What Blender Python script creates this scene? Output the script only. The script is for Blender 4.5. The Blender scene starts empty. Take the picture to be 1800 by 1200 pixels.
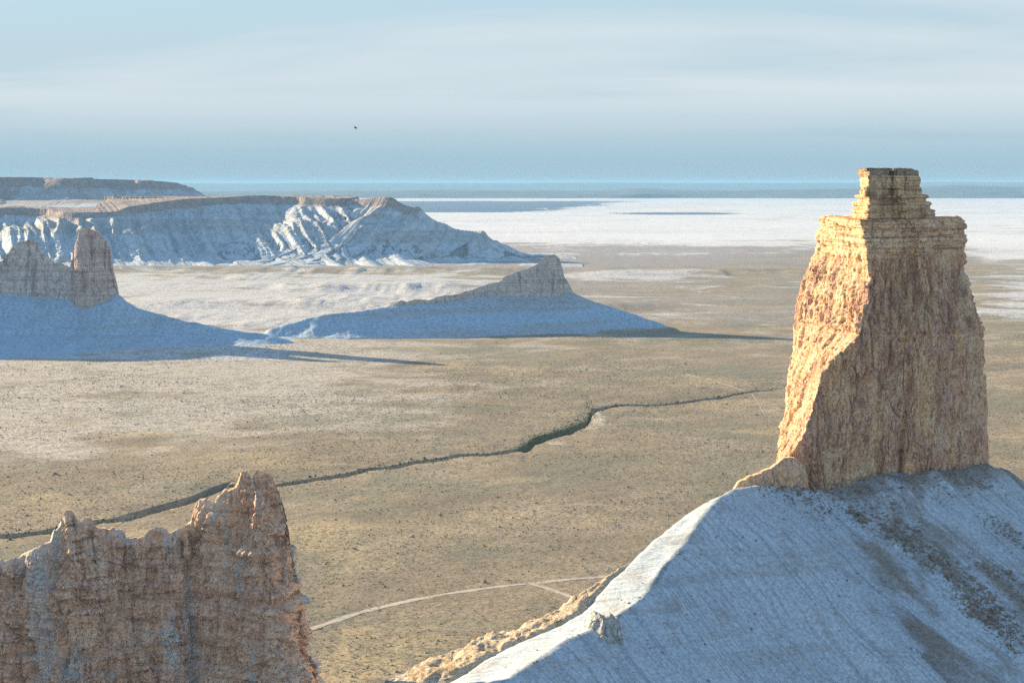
import bpy, math, random
import numpy as np
from mathutils import Vector

SC = bpy.context.scene
COL = SC.collection
rng = np.random.default_rng(7)
random.seed(7)

# ------------------------------------------------------------------ camera
CAM_H, FPX, HORIZON = 180.0, 3500.0, 321.0
PITCH = math.atan((600 - HORIZON) / FPX)
cam_d = bpy.data.cameras.new('camera')
cam_d.lens, cam_d.sensor_width = 70.0, 36.0
cam_d.clip_start, cam_d.clip_end = 1.0, 120000.0
cam = bpy.data.objects.new('camera', cam_d)
COL.objects.link(cam)
cam.location = (0, 0, CAM_H)
cam.rotation_euler = (math.pi / 2 - PITCH, 0, 0)
SC.camera = cam

# ------------------------------------------------------------------ sky and sun
SUN_EL, SUN_PHI = math.radians(14.0), math.radians(36.0)       # low sun on the left, a little beyond the subject
SUN_DIR = Vector((-math.cos(SUN_PHI) * math.cos(SUN_EL), math.sin(SUN_PHI) * math.cos(SUN_EL), math.sin(SUN_EL)))
world = bpy.data.worlds.new('World')
SC.world = world
world.use_nodes = True
wn, wl = world.node_tree.nodes, world.node_tree.links
wn.clear()
w_out = wn.new('ShaderNodeOutputWorld')
w_bg = wn.new('ShaderNodeBackground')
w_bg.inputs['Strength'].default_value = 0.10
w_sky = wn.new('ShaderNodeTexSky')
w_sky.sky_type = 'NISHITA'
w_sky.sun_disc = False
w_sky.sun_elevation = SUN_EL
w_sky.sun_rotation = math.atan2(SUN_DIR.x, SUN_DIR.y)
w_sky.altitude = 200
w_sky.air_density, w_sky.dust_density, w_sky.ozone_density = 1.0, 0.1, 4.5
# thin cirrus: a flat sheet of cloud overhead, seen through its direction
w_tc = wn.new('ShaderNodeTexCoord')
w_sep = wn.new('ShaderNodeSeparateXYZ')
wl.new(w_tc.outputs['Generated'], w_sep.inputs[0])
w_add = wn.new('ShaderNodeMath'); w_add.operation = 'ADD'; w_add.inputs[1].default_value = 0.035
w_abs = wn.new('ShaderNodeMath'); w_abs.operation = 'ABSOLUTE'
wl.new(w_sep.outputs['Z'], w_abs.inputs[0]); wl.new(w_abs.outputs[0], w_add.inputs[0])
w_dx = wn.new('ShaderNodeMath'); w_dx.operation = 'DIVIDE'
w_dy = wn.new('ShaderNodeMath'); w_dy.operation = 'DIVIDE'
wl.new(w_sep.outputs['X'], w_dx.inputs[0]); wl.new(w_add.outputs[0], w_dx.inputs[1])
wl.new(w_sep.outputs['Y'], w_dy.inputs[0]); wl.new(w_add.outputs[0], w_dy.inputs[1])
w_cmb = wn.new('ShaderNodeCombineXYZ')
wl.new(w_dx.outputs[0], w_cmb.inputs['X']); wl.new(w_dy.outputs[0], w_cmb.inputs['Y'])
w_map = wn.new('ShaderNodeMapping')
w_map.inputs['Rotation'].default_value = (0, 0, math.radians(12))
w_map.inputs['Scale'].default_value = (0.24, 0.22, 1)
w_map.inputs['Location'].default_value = (3.1, 1.7, 0)
wl.new(w_cmb.outputs[0], w_map.inputs['Vector'])
w_noi = wn.new('ShaderNodeTexNoise')
w_noi.inputs['Scale'].default_value = 1.0
w_noi.inputs['Detail'].default_value = 5.0
w_noi.inputs['Roughness'].default_value = 0.5
w_noi.inputs['Distortion'].default_value = 0.9
wl.new(w_map.outputs[0], w_noi.inputs['Vector'])
w_rng = wn.new('ShaderNodeMapRange')
w_rng.interpolation_type = 'SMOOTHSTEP'
w_rng.inputs['From Min'].default_value = 0.32
w_rng.inputs['From Max'].default_value = 0.70
w_rng.inputs['To Min'].default_value = 0.16
w_rng.inputs['To Max'].default_value = 1.0
wl.new(w_noi.outputs['Fac'], w_rng.inputs['Value'])
def w_math(op, a, b=0.0):
    r = wn.new('ShaderNodeMath'); r.operation = op
    for k, x in enumerate((a, b)):
        if isinstance(x, (int, float)): r.inputs[k].default_value = x
        else: wl.new(x, r.inputs[k])
    return r.outputs[0]
def w_mixc(f, a, b):
    r = wn.new('ShaderNodeMix'); r.data_type = 'RGBA'
    for k, x in (('Factor', f), ('A', a), ('B', b)):
        if isinstance(x, tuple): r.inputs[k].default_value = x
        else: wl.new(x, r.inputs[k])
    return r.outputs['Result']
w_up = w_math('ADD', w_abs.outputs[0], 0.012)
# air veil: a thin even layer, so it is thicker along flat sight lines; then the cirrus in the same way
w_veil = w_math('SUBTRACT', 1.0, w_math('EXPONENT', w_math('DIVIDE', -0.20, w_up)))
w_cir = w_math('SUBTRACT', 1.0, w_math('EXPONENT', w_math('DIVIDE', w_math('MULTIPLY', w_rng.outputs[0], -0.30), w_math('ADD', w_abs.outputs[0], 0.03))))
w_low = wn.new('ShaderNodeMapRange'); w_low.interpolation_type = 'SMOOTHSTEP'
w_low.inputs['From Min'].default_value = 0.004; w_low.inputs['From Max'].default_value = 0.055
wl.new(w_abs.outputs[0], w_low.inputs['Value'])
w_hs = wn.new('ShaderNodeHueSaturation'); w_hs.inputs['Saturation'].default_value = 1.0
wl.new(w_sky.outputs[0], w_hs.inputs['Color'])
w_c = w_mixc(w_veil, w_hs.outputs[0], (1.34, 1.98, 2.36, 1))
w_c = w_mixc(w_math('MULTIPLY', w_cir, w_low.outputs[0]), w_c, (2.60, 2.88, 3.02, 1))
wl.new(w_c, w_bg.inputs['Color'])
wl.new(w_bg.outputs[0], w_out.inputs['Surface'])

sun_d = bpy.data.lights.new('sun', 'SUN')
sun_d.energy = 5.0
sun_d.angle = math.radians(0.5)
sun_d.color = (1.0, 0.785, 0.50)
sun = bpy.data.objects.new('sun', sun_d)
COL.objects.link(sun)
sun.rotation_euler = SUN_DIR.to_track_quat('Z', 'Y').to_euler()
sun.location = (-400, 300, 600)

SC.view_settings.view_transform = 'Standard'
SC.view_settings.look = 'None'
SC.view_settings.gamma = 1.0
SC.view_settings.use_curve_mapping = False
SC.view_settings.exposure = 1.47
SC.render.engine = 'CYCLES'
SC.cycles.use_denoising = False
SC.cycles.max_bounces = 3
SC.cycles.diffuse_bounces = 2
SC.cycles.volume_bounces = 0
SC.cycles.sample_clamp_indirect = 4.0

# ------------------------------------------------------------------ helpers
_cp, _sp = math.cos(PITCH), math.sin(PITCH)

def P(px, py, Z):
    """world point at distance Z (along y) on the sight line of photo pixel (px, py); works on arrays"""
    px, py, Z = np.asarray(px, float), np.asarray(py, float), np.asarray(Z, float)
    a, b = (px - 900) / FPX, (600 - py) / FPX
    dy = _cp + b * _sp
    dz = -_sp + b * _cp
    k = Z / dy
    return a * k, Z + 0 * k, CAM_H + dz * k

def ground_pt(px, py):
    b = (600 - py) / FPX
    k = CAM_H / (_sp - b * _cp)
    return (px - 900) / FPX * k, (_cp + b * _sp) * k

def _h(ix, iy, iz, seed):
    h = (ix * np.uint32(374761393)) ^ (iy * np.uint32(668265263)) ^ (iz * np.uint32(2246822519)) ^ np.uint32((seed * 3266489917 + 97) & 0xffffffff)
    h = (h ^ (h >> np.uint32(15))) * np.uint32(2246822519)
    h = (h ^ (h >> np.uint32(13))) * np.uint32(3266489917)
    h = h ^ (h >> np.uint32(16))
    return h.astype(np.float32) * np.float32(1 / 4294967295.0)

def vn2(x, y, seed=0):
    fx, fy = np.floor(x), np.floor(y)
    u, v = (x - fx).astype(np.float32), (y - fy).astype(np.float32)
    ix, iy = fx.astype(np.int64).astype(np.uint32), fy.astype(np.int64).astype(np.uint32)
    u, v = u * u * u * (u * (u * 6 - 15) + 10), v * v * v * (v * (v * 6 - 15) + 10)
    o, z = np.uint32(1), np.uint32(0)
    a, b = _h(ix, iy, z, seed), _h(ix + o, iy, z, seed)
    c, d = _h(ix, iy + o, z, seed), _h(ix + o, iy + o, z, seed)
    return (a + (b - a) * u) * (1 - v) + (c + (d - c) * u) * v

def vn3(x, y, z, seed=0):
    fx, fy, fz = np.floor(x), np.floor(y), np.floor(z)
    u, v, w = (x - fx).astype(np.float32), (y - fy).astype(np.float32), (z - fz).astype(np.float32)
    ix, iy, iz = (q.astype(np.int64).astype(np.uint32) for q in (fx, fy, fz))
    u, v, w = (q * q * q * (q * (q * 6 - 15) + 10) for q in (u, v, w))
    o = np.uint32(1)
    r = []
    for k in (iz, iz + o):
        a, b = _h(ix, iy, k, seed), _h(ix + o, iy, k, seed)
        c, d = _h(ix, iy + o, k, seed), _h(ix + o, iy + o, k, seed)
        r.append((a + (b - a) * u) * (1 - v) + (c + (d - c) * u) * v)
    return r[0] * (1 - w) + r[1] * w

def fbm2(x, y, octv=5, seed=0, ridge=False, gain=0.5):
    x, y = np.asarray(x, float), np.asarray(y, float)
    t, a, n = 0, 1.0, 0
    for i in range(octv):
        q = vn2(x, y, seed + i * 13)
        if ridge:
            q = 1 - np.abs(2 * q - 1)
        t = t + a * q; n += a; a *= gain
        x, y = 1.62 * x - 1.21 * y + 17.3, 1.21 * x + 1.62 * y - 9.1
    return t / n

def fbm3(x, y, z, octv=5, seed=0, ridge=False, gain=0.5):
    t, a, n = 0, 1.0, 0
    for i in range(octv):
        q = vn3(x, y, z, seed + i * 13)
        if ridge:
            q = 1 - np.abs(2 * q - 1)
        t = t + a * q; n += a; a *= gain
        x, y, z = 1.62 * x - 1.21 * y + 7.7, 1.21 * x + 1.62 * y - 3.1, z * 2.03 + 5.5
    return t / n

def rill(s, d, ls, ld, octv=3, seed=0, gain=.55):
    """ridged noise stretched down the slope, all octaves along the same fall line"""
    t, a, n, x, y = 0, 1.0, 0, s / ls, d / ld
    for i in range(octv):
        q = 1 - np.abs(2 * vn2(x, y, seed + 17 * i) - 1)
        t = t + a * q; n += a; a *= gain
        x, y = x * 1.93 + 3.3 + .25 * q, y * 1.6 + 1.1
    return t / n

def worley(x, y, z, seed=0):
    """cell noise: distance to the nearest border of the cells, and a random value for each cell"""
    fx, fy, fz = np.floor(x), np.floor(y), np.floor(z)
    f1 = np.full(x.shape, 9.0, np.float32); f2 = f1.copy(); cid = np.zeros(x.shape, np.float32)
    for i in (-1, 0, 1):
        for j in (-1, 0, 1):
            for k in (-1, 0, 1):
                cx, cy, cz = fx + i, fy + j, fz + k
                ux, uy, uz = (q.astype(np.int64).astype(np.uint32) for q in (cx, cy, cz))
                h = _h(ux, uy, uz, seed)
                d = np.sqrt((cx + .1 + .8 * h - x) ** 2 + (cy + .1 + .8 * _h(ux, uy, uz, seed + 1) - y) ** 2 + (cz + .1 + .8 * _h(ux, uy, uz, seed + 2) - z) ** 2).astype(np.float32)
                m = d < f1
                f2 = np.where(m, f1, np.minimum(f2, d)); cid = np.where(m, _h(ux, uy, uz, seed + 3), cid); f1 = np.where(m, d, f1)
    return f2 - f1, cid

def blocks(x, y, z, sx, sz, seed, groove=.10, deep=.55):
    """broken rock: flat-faced blocks standing proud by different amounts, with narrow cracks between"""
    wx_, wz_ = 1.2 * (fbm3(x / (sx * 1.7), y / (sx * 1.7), z / (sz * 1.7), 3, seed + 50) - .5), 1.0 * (fbm3(x / (sx * 1.5), y / (sx * 1.5), z / (sz * 1.5), 3, seed + 60) - .5)
    e, c = worley(x / sx + wx_, y / sx + wx_, z / sz + wz_, seed)
    return (c - .5) * sstep(0, .12, e) - deep * sstep(groove, 0, e)

def sstep(a, b, x):
    t = np.clip((x - a) / (b - a), 0, 1)
    return t * t * (3 - 2 * t)

def mesh_np(name, verts, quads, mat, smooth=True, attrs=None, parent=None):
    verts = np.ascontiguousarray(verts, dtype=np.float32)
    quads = np.ascontiguousarray(quads, dtype=np.int32)
    k = quads.shape[1]
    m = bpy.data.meshes.new(name)
    m.vertices.add(len(verts)); m.vertices.foreach_set('co', verts.ravel())
    m.loops.add(quads.size); m.loops.foreach_set('vertex_index', quads.ravel())
    m.polygons.add(len(quads)); m.polygons.foreach_set('loop_start', np.arange(0, quads.size, k, dtype=np.int32))
    m.update(calc_edges=True)
    m.polygons.foreach_set('use_smooth', np.full(len(quads), smooth, dtype=bool))
    for an, av in (attrs or {}).items():
        av = np.asarray(av, dtype=np.float32)
        if av.ndim == 1:
            a = m.attributes.new(an, 'FLOAT', 'POINT'); a.data.foreach_set('value', av)
        else:
            a = m.attributes.new(an, 'FLOAT_VECTOR', 'POINT'); a.data.foreach_set('vector', np.ascontiguousarray(av).ravel())
    m.materials.append(mat)
    m.update()
    o = bpy.data.objects.new(name, m)
    COL.objects.link(o)
    if parent is not None:
        o.parent = parent
    return o

def grid_quads(nr, nc, closed=False):
    r = np.arange(nr - 1)[:, None]
    c = np.arange(nc if closed else nc - 1)[None, :]
    c2 = (c + 1) % nc
    return np.stack([r * nc + c, r * nc + c2, (r + 1) * nc + c2, (r + 1) * nc + c], -1).reshape(-1, 4)

def tag(o, label=None, cat=None, group=None, kind=None):
    if label: o['label'] = label
    if cat: o['category'] = cat
    if group: o['group'] = group
    if kind: o['kind'] = kind
    return o

def empty(name, loc):
    o = bpy.data.objects.new(name, None)
    COL.objects.link(o)
    o.empty_display_size = 5
    o['_loc'] = list(loc)
    return o

def seat(e):
    """move an Empty to its base point while its parts stay where they were built"""
    v = Vector(e['_loc']); del e['_loc']
    e.location = v
    for c in COL.objects:
        if c.parent == e:
            c.location = -v

def resample(pts, step, smooth=2):
    p = np.array(pts, float)
    for _ in range(smooth):
        q = np.empty((2 * len(p), p.shape[1]))
        q[0], q[-1] = p[0], p[-1]
        q[1:-1:2] = 0.75 * p[:-1] + 0.25 * p[1:]
        q[2::2] = 0.25 * p[:-1] + 0.75 * p[1:]
        p = q
    L = np.r_[0, np.cumsum(np.hypot(*np.diff(p[:, :2], axis=0).T))]
    s = np.linspace(0, L[-1], max(4, int(L[-1] / step)))
    return np.stack([np.interp(s, L, p[:, k]) for k in range(p.shape[1])], 1)

def poly_dist(X, Y, pts):
    """distance, side, arc position and interpolated third column of the nearest point of a polyline"""
    best = np.full(X.shape, 1e18); s = np.zeros(X.shape); side = np.ones(X.shape); hz = np.zeros(X.shape)
    L = 0.0
    for a, b in zip(pts[:-1], pts[1:]):
        ex, ey = b[0] - a[0], b[1] - a[1]
        l2 = ex * ex + ey * ey
        vx, vy = X - a[0], Y - a[1]
        t = np.clip((vx * ex + vy * ey) / l2, 0, 1)
        d2 = (vx - t * ex) ** 2 + (vy - t * ey) ** 2
        m = d2 < best
        best = np.where(m, d2, best)
        l = math.sqrt(l2)
        s = np.where(m, L + t * l, s)
        side = np.where(m, np.sign(ex * vy - ey * vx), side)
        if len(a) > 2:
            hz = np.where(m, a[2] + t * (b[2] - a[2]), hz)
        L += l
    return np.sqrt(best), side, s, hz

def inside(X, Y, pts):
    r = np.zeros(X.shape, bool)
    n = len(pts)
    for i in range(n):
        x0, y0 = pts[i][:2]; x1, y1 = pts[(i + 1) % n][:2]
        if y0 == y1:
            continue
        r ^= ((y0 > Y) != (y1 > Y)) & (X < (x1 - x0) * (Y - y0) / (y1 - y0) + x0)
    return r

# ------------------------------------------------------------------ materials
class Mat:
    def __init__(s, name, rough=0.95):
        s.m = bpy.data.materials.new(name); s.m.use_nodes = True
        s.n, s.l = s.m.node_tree.nodes, s.m.node_tree.links
        s.b = s.n['Principled BSDF']
        s.b.inputs['Roughness'].default_value = rough
        s.b.inputs['Specular IOR Level'].default_value = 0.12
        g = s.n.new('ShaderNodeNewGeometry'); s.pos = g.outputs['Position']
    def attr(s, name, out='Vector'):
        a = s.n.new('ShaderNodeAttribute'); a.attribute_name = name
        return a.outputs[out]
    def noise(s, vec, scale, detail=4, rough=0.55, dist=0.0, loc=(0, 0, 0)):
        mp = s.n.new('ShaderNodeMapping'); s.l.new(vec, mp.inputs['Vector'])
        mp.inputs['Scale'].default_value = scale if hasattr(scale, '__len__') else (scale,) * 3
        mp.inputs['Location'].default_value = loc
        t = s.n.new('ShaderNodeTexNoise'); s.l.new(mp.outputs[0], t.inputs['Vector'])
        t.inputs['Scale'].default_value = 1.0; t.inputs['Detail'].default_value = detail
        t.inputs['Roughness'].default_value = rough; t.inputs['Distortion'].default_value = dist
        return t.outputs['Fac']
    def rng(s, v, a, b, c=0.0, d=1.0, smooth=True):
        r = s.n.new('ShaderNodeMapRange'); r.interpolation_type = 'SMOOTHSTEP' if smooth else 'LINEAR'
        s.l.new(v, r.inputs['Value'])
        for k, x in zip(('From Min', 'From Max', 'To Min', 'To Max'), (a, b, c, d)):
            r.inputs[k].default_value = x
        return r.outputs[0]
    def math(s, op, a, b):
        r = s.n.new('ShaderNodeMath'); r.operation = op
        for i, x in enumerate((a, b)):
            if isinstance(x, (int, float)): r.inputs[i].default_value = x
            else: s.l.new(x, r.inputs[i])
        return r.outputs[0]
    def mix(s, f, a, b, mode='MIX'):
        r = s.n.new('ShaderNodeMix'); r.data_type = 'RGBA'; r.blend_type = mode
        for k, x in (('Factor', f), ('A', a), ('B', b)):
            if isinstance(x, (int, float)): r.inputs[k].default_value = x
            elif isinstance(x, tuple): r.inputs[k].default_value = (*x, 1) if len(x) == 3 else x
            else: s.l.new(x, r.inputs[k])
        return r.outputs['Result']
    def ramp(s, v, stops):
        r = s.n.new('ShaderNodeValToRGB'); s.l.new(v, r.inputs[0])
        e = r.color_ramp.elements
        while len(e) < len(stops): e.new(0.5)
        for el, (p, c) in zip(e, stops):
            el.position = p; el.color = (*c, 1)
        return r.outputs[0]
    def bump(s, h, dist, strength=1.0, prev=None):
        b = s.n.new('ShaderNodeBump'); b.inputs['Distance'].default_value = dist
        b.inputs['Strength'].default_value = strength
        s.l.new(h, b.inputs['Height'])
        if prev is not None: s.l.new(prev, b.inputs['Normal'])
        return b.outputs[0]
    def done(s, col, normal=None):
        if isinstance(col, tuple): s.b.inputs['Base Color'].default_value = (*col, 1)
        else: s.l.new(col, s.b.inputs['Base Color'])
        if normal is not None: s.l.new(normal, s.b.inputs['Normal'])
        return s.m

def rock_material(name, k=1.0, ochre=(.92, .55, .28), pale=(.95, .71, .47), brown=(.66, .37, .23), grey=(.84, .57, .44), chalky=0.0, zband=None):
    """banded sedimentary rock; k scales the pattern (1 = a tower seen at 500 m)"""
    M = Mat(name)
    wob = M.noise(M.pos, .05 * k, 3)
    strata = M.noise(M.pos, (.015 * k, .015 * k, .55 * k), 7, .62, .3)
    fine = M.noise(M.pos, (.05 * k, .05 * k, 2.4 * k), 4, .6, .4)
    streak = M.noise(M.pos, (.55 * k, .55 * k, .05 * k), 6, .62, .5)
    patch = M.noise(M.pos, .14 * k, 7, .6, .6)
    grain = M.noise(M.pos, 1.6 * k, 8, .68)
    c = M.ramp(strata, [(.30, brown), (.42, ochre), (.52, pale), (.60, ochre), (.72, grey)])
    if zband:                                 # clear bedding above, massive mottled rock below
        sz = M.n.new('ShaderNodeSeparateXYZ'); M.l.new(M.pos, sz.inputs[0])
        mass = M.ramp(M.noise(M.pos, (.20 * k, .20 * k, .07 * k), 6, .62, 1.0, (3, 1, 4)), [(.30, tuple(x * .6 for x in brown)), (.41, brown), (.48, grey), (.55, ochre), (.66, pale)])
        c = M.mix(M.rng(sz.outputs['Z'], *zband, .82 if zband[1] - zband[0] < 50 else .5, .05 if zband[1] - zband[0] < 50 else .5), c, mass)
    if zband and zband[0] == 158:             # a dark varnished band under the bedded top
        vz = M.math('MULTIPLY', M.rng(sz.outputs['Z'], 139, 146), M.rng(sz.outputs['Z'], 160, 156))
        c = M.mix(M.math('MULTIPLY', vz, M.rng(M.noise(M.pos, (.30, .30, .12), 5, .6, .8, (1, 6, 2)), .42, .62, .10, .75)), c, (.40, .25, .18))
    c = M.mix(M.rng(patch, .52, .66, 0, .8), c, brown)
    c = M.mix(M.math('MULTIPLY', M.rng(streak, .52, .66), .6), c, grey)
    c = M.mix(M.math('MULTIPLY', M.rng(M.noise(M.pos, (.42 * k, .42 * k, .045 * k), 6, .66, .7, (7, 2, 5)), .54, .64), .65), c, tuple(x * .45 for x in brown))
    if zband:
        c = M.mix(M.math('MULTIPLY', M.rng(M.attr('chalkw', 'Fac'), .35, .65), .62), c, (.70, .68, .66))
    c = M.mix(M.math('MULTIPLY', M.rng(M.noise(M.pos, .11 * k, 5, .6, .4, (9, 3, 1)), .52, .62), .7), c, pale)
    if chalky:
        c = M.mix(M.math('MULTIPLY', M.rng(M.noise(M.pos, (.09 * k, .09 * k, .018 * k), 5, .6, .5, (4, 7, 2)), .54, .60), chalky), c, (.66, .64, .60))
    c = M.mix(M.math('MULTIPLY', M.rng(M.noise(M.pos, (.9 * k, .9 * k, .4 * k), 6, .7, .5, (2, 2, 2)), .58, .66), .85), c, tuple(x * .55 for x in brown))
    c = M.mix(.35, c, M.ramp(grain, [(.36, (.36, .33, .31)), (.54, (1.0, 1.0, 1.0))]), 'MULTIPLY')
    fib = M.noise(M.pos, (2.3 * k, 2.3 * k, .55 * k), 5, .72, .6, (5, 1, 3))
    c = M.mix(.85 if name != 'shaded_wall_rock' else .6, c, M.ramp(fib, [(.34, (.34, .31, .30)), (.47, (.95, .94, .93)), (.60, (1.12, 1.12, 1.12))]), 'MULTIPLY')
    if zband and zband[1] - zband[0] < 50:
        lines = M.math('MULTIPLY', M.rng(sz.outputs['Z'], *zband), .8)
    else:
        lines = .38
    c = M.mix(lines, c, M.ramp(M.noise(M.pos, (.03 * k, .03 * k, 1.5 * k), 5, .66, .3, (2, 9, 1)), [(.36, (.38, .35, .33)), (.50, (1, 1, 1)), (.66, (1.1, 1.08, 1.05))]), 'MULTIPLY')
    n = M.bump(streak, 1.1 / k, .7)
    n = M.bump(fine, .35 / k, .6, n)
    n = M.bump(grain, .55 / k, .9, n)
    return M.done(c, n)

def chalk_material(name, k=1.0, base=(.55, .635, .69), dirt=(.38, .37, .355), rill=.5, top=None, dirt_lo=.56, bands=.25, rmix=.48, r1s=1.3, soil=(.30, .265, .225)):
    """soft white chalk; 'fall' holds (along the crest, down the slope, height), so rills run down the fall line"""
    M = Mat(name)
    f = M.attr('fall')
    r1 = M.noise(f, (r1s * k, .035 * k, 0), 4, .7, .3)
    r2 = M.noise(f, (.22 * k, .014 * k, 0), 4, .55, .3, (5, 5, 0))
    mott = M.noise(M.pos, .10 * k, 6, .6, .3)
    grain = M.noise(M.pos, 1.2 * k, 7, .65)
    lay = M.noise(M.pos, (.012 * k, .012 * k, .5 * k), 5, .6, .2)
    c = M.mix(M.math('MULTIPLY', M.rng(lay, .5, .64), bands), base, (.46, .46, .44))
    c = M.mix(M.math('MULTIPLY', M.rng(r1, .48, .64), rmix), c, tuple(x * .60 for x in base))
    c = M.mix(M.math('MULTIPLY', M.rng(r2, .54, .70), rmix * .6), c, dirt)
    c = M.mix(M.math('MULTIPLY', M.rng(mott, dirt_lo, dirt_lo + .16), .7), c, dirt)
    dm = M.attr('dirt', 'Fac')
    dn = M.noise(f, (.10 * k, .03 * k, 0), 7, .68, .6, (1, 8, 0))
    c = M.mix(M.rng(M.math('ADD', dm, M.math('MULTIPLY', M.math('SUBTRACT', dn, .5), 2.3)), .30, .75), c, soil)
    c = M.mix(.75, c, M.ramp(grain, [(.34, (.52, .52, .52)), (.60, (1.08, 1.08, 1.08))]), 'MULTIPLY')
    c = M.mix(M.math('MULTIPLY', M.rng(M.noise(f, (2.2 * k, .10 * k, 0), 4, .7, .4, (3, 3, 0)), .56, .66), rmix * .8), c, tuple(x * .42 for x in base))
    n = M.bump(r2, 1.3 / k, rill)
    n = M.bump(r1, .55 / k, rill, n)
    n = M.bump(grain, .18 / k, .6, n)
    return M.done(c, n)

def ground_material():
    M = Mat('steppe_ground')
    big = M.noise(M.pos, .0022, 7, .6, .5)
    mid = M.noise(M.pos, .011, 8, .62, .4, (3, 1, 0))
    sml = M.noise(M.pos, .07, 7, .65, .2, (1, 6, 0))
    grain = M.noise(M.pos, .55, 6, .7)
    c = M.ramp(mid, [(.30, (.25, .203, .14)), (.44, (.335, .271, .19)), (.55, (.40, .32, .222)), (.70, (.51, .425, .312))])
    c = M.mix(M.rng(M.noise(M.pos, .005, 6, .6, .5, (8, 2, 0)), .49, .62, 0, .8), c, (.26, .255, .18))
    c = M.mix(M.rng(M.noise(M.pos, .0065, 7, .62, .5, (1, 9, 0)), .53, .64, 0, .85), c, (.54, .42, .25))
    def zone(c, name, col, nz, lo=.35, hi=.8, amt=1.0, gain=1.3):
        w = M.math('ADD', M.attr(name, 'Fac'), M.math('MULTIPLY', M.math('SUBTRACT', nz, .5), gain))
        return M.mix(M.rng(w, lo, hi, 0, amt), c, col)
    c = zone(c, 'mauve', (.40, .37, .37), big, .3, .8, .95)
    c = zone(c, 'pale', (.64, .58, .50), mid, .40, .95, .9, 2.2)
    c = zone(c, 'chalk', (.72, .73, .74), M.noise(M.pos, .008, 8, .64, .6, (6, 6, 0)), .42, .75, .95, 2.4)
    c = zone(c, 'salt', (.80, .80, .80), M.noise(M.pos, (.00016, .0006, 1), 8, .62, .5, (2, 5, 0)), .36, .62, 1.0, 1.5)
    c = M.mix(M.math('MULTIPLY', M.rng(M.noise(M.pos, (.00035, .0016, 1), 7, .66, .6, (7, 1, 0)), .46, .66), M.math('MULTIPLY', M.attr('salt', 'Fac'), .55)), c, (.52, .50, .49))
    c = zone(c, 'bluish', (.05, .12, .22), M.noise(M.pos, (.00022, .0008, 1), 6, .6, .4), .38, .66, .95, 1.7)  # dark blue bands in the colour of the far salt flat
    c = zone(c, 'green', (.085, .115, .045), sml, .45, .8, .9, 1.2)
    dots = M.noise(M.pos, .45, 4, .7, 0, (4, 4, 0))
    c = M.mix(M.math('MULTIPLY', M.rng(dots, .50, .58), M.math('SUBTRACT', .8, M.attr('salt', 'Fac'))), c, (.16, .14, .09))
    c = M.mix(M.math('MULTIPLY', M.rng(sml, .48, .66), M.math('SUBTRACT', .55, M.math('MULTIPLY', M.attr('salt', 'Fac'), .5))), c, (.24, .21, .155))
    c = M.mix(.5, c, M.ramp(grain, [(.32, (.55, .55, .53)), (.6, (1, 1, 1))]), 'MULTIPLY')
    n = M.bump(sml, 2.2, .5)
    n = M.bump(grain, .5, .6, n)
    return M.done(c, n)

def plain_material(name, a, b, scale, bumpd=.2):
    M = Mat(name)
    g = M.noise(M.pos, scale, 7, .65)
    return M.done(M.ramp(g, [(.32, a), (.66, b)]), M.bump(g, bumpd, .7))

MAT_GROUND = ground_material()
MAT_TOWER = rock_material('tower_rock', zband=(158, 163))
MAT_CAP = rock_material('cap_rock', 1.0, zband=(150, 152), ochre=(.84, .55, .29), pale=(.88, .66, .41), brown=(.50, .32, .19), grey=(.60, .46, .35))
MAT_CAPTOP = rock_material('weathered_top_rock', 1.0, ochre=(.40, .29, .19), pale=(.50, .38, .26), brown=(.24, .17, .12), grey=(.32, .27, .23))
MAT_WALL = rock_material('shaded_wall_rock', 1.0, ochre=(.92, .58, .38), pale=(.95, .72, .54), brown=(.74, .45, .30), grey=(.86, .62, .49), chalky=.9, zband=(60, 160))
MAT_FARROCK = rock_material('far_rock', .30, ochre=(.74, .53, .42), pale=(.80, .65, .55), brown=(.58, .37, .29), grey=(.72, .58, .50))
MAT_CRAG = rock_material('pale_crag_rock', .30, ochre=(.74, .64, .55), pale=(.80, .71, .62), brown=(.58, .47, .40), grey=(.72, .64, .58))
MAT_RIM = rock_material('rim_rock', 1.5, ochre=(.74, .56, .35), pale=(.82, .69, .51), brown=(.54, .38, .22), grey=(.66, .55, .42))
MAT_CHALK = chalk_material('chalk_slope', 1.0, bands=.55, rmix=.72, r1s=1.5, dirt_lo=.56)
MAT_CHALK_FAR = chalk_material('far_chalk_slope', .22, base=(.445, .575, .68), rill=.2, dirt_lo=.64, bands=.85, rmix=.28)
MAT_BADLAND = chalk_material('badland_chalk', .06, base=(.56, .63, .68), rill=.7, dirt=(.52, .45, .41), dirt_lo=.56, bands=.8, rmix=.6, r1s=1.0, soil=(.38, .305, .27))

# ------------------------------------------------------------------ the plain with its dry wash
wash_px = [(-700, 1010), (-400, 975), (-150, 950), (0, 936), (100, 925), (200, 906), (330, 880), (375, 861), (400, 853), (480, 853), (540, 844), (640, 830), (740, 815), (800, 803),
           (880, 796), (925, 789), (940, 775), (1000, 757), (1028, 745), (1037, 732), (1042, 719), (1070, 713), (1110, 710), (1180, 704), (1260, 697), (1328, 686), (1420, 676), (1600, 660), (1900, 640)]
wx, wy = zip(*[ground_pt(*p) for p in wash_px])
wx, wy = np.array(wx), np.array(wy)
for i in range(1, len(wx)):
    wx[i] = max(wx[i], wx[i - 1] + 1.5)

def wash_y(x):
    x = np.asarray(x, float)
    return np.interp(x, wx, wy) + 20 * (vn2(x / 42., x * 0, 5) - .5) + 9 * (vn2(x / 15., x * 0, 6) - .5)

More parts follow.
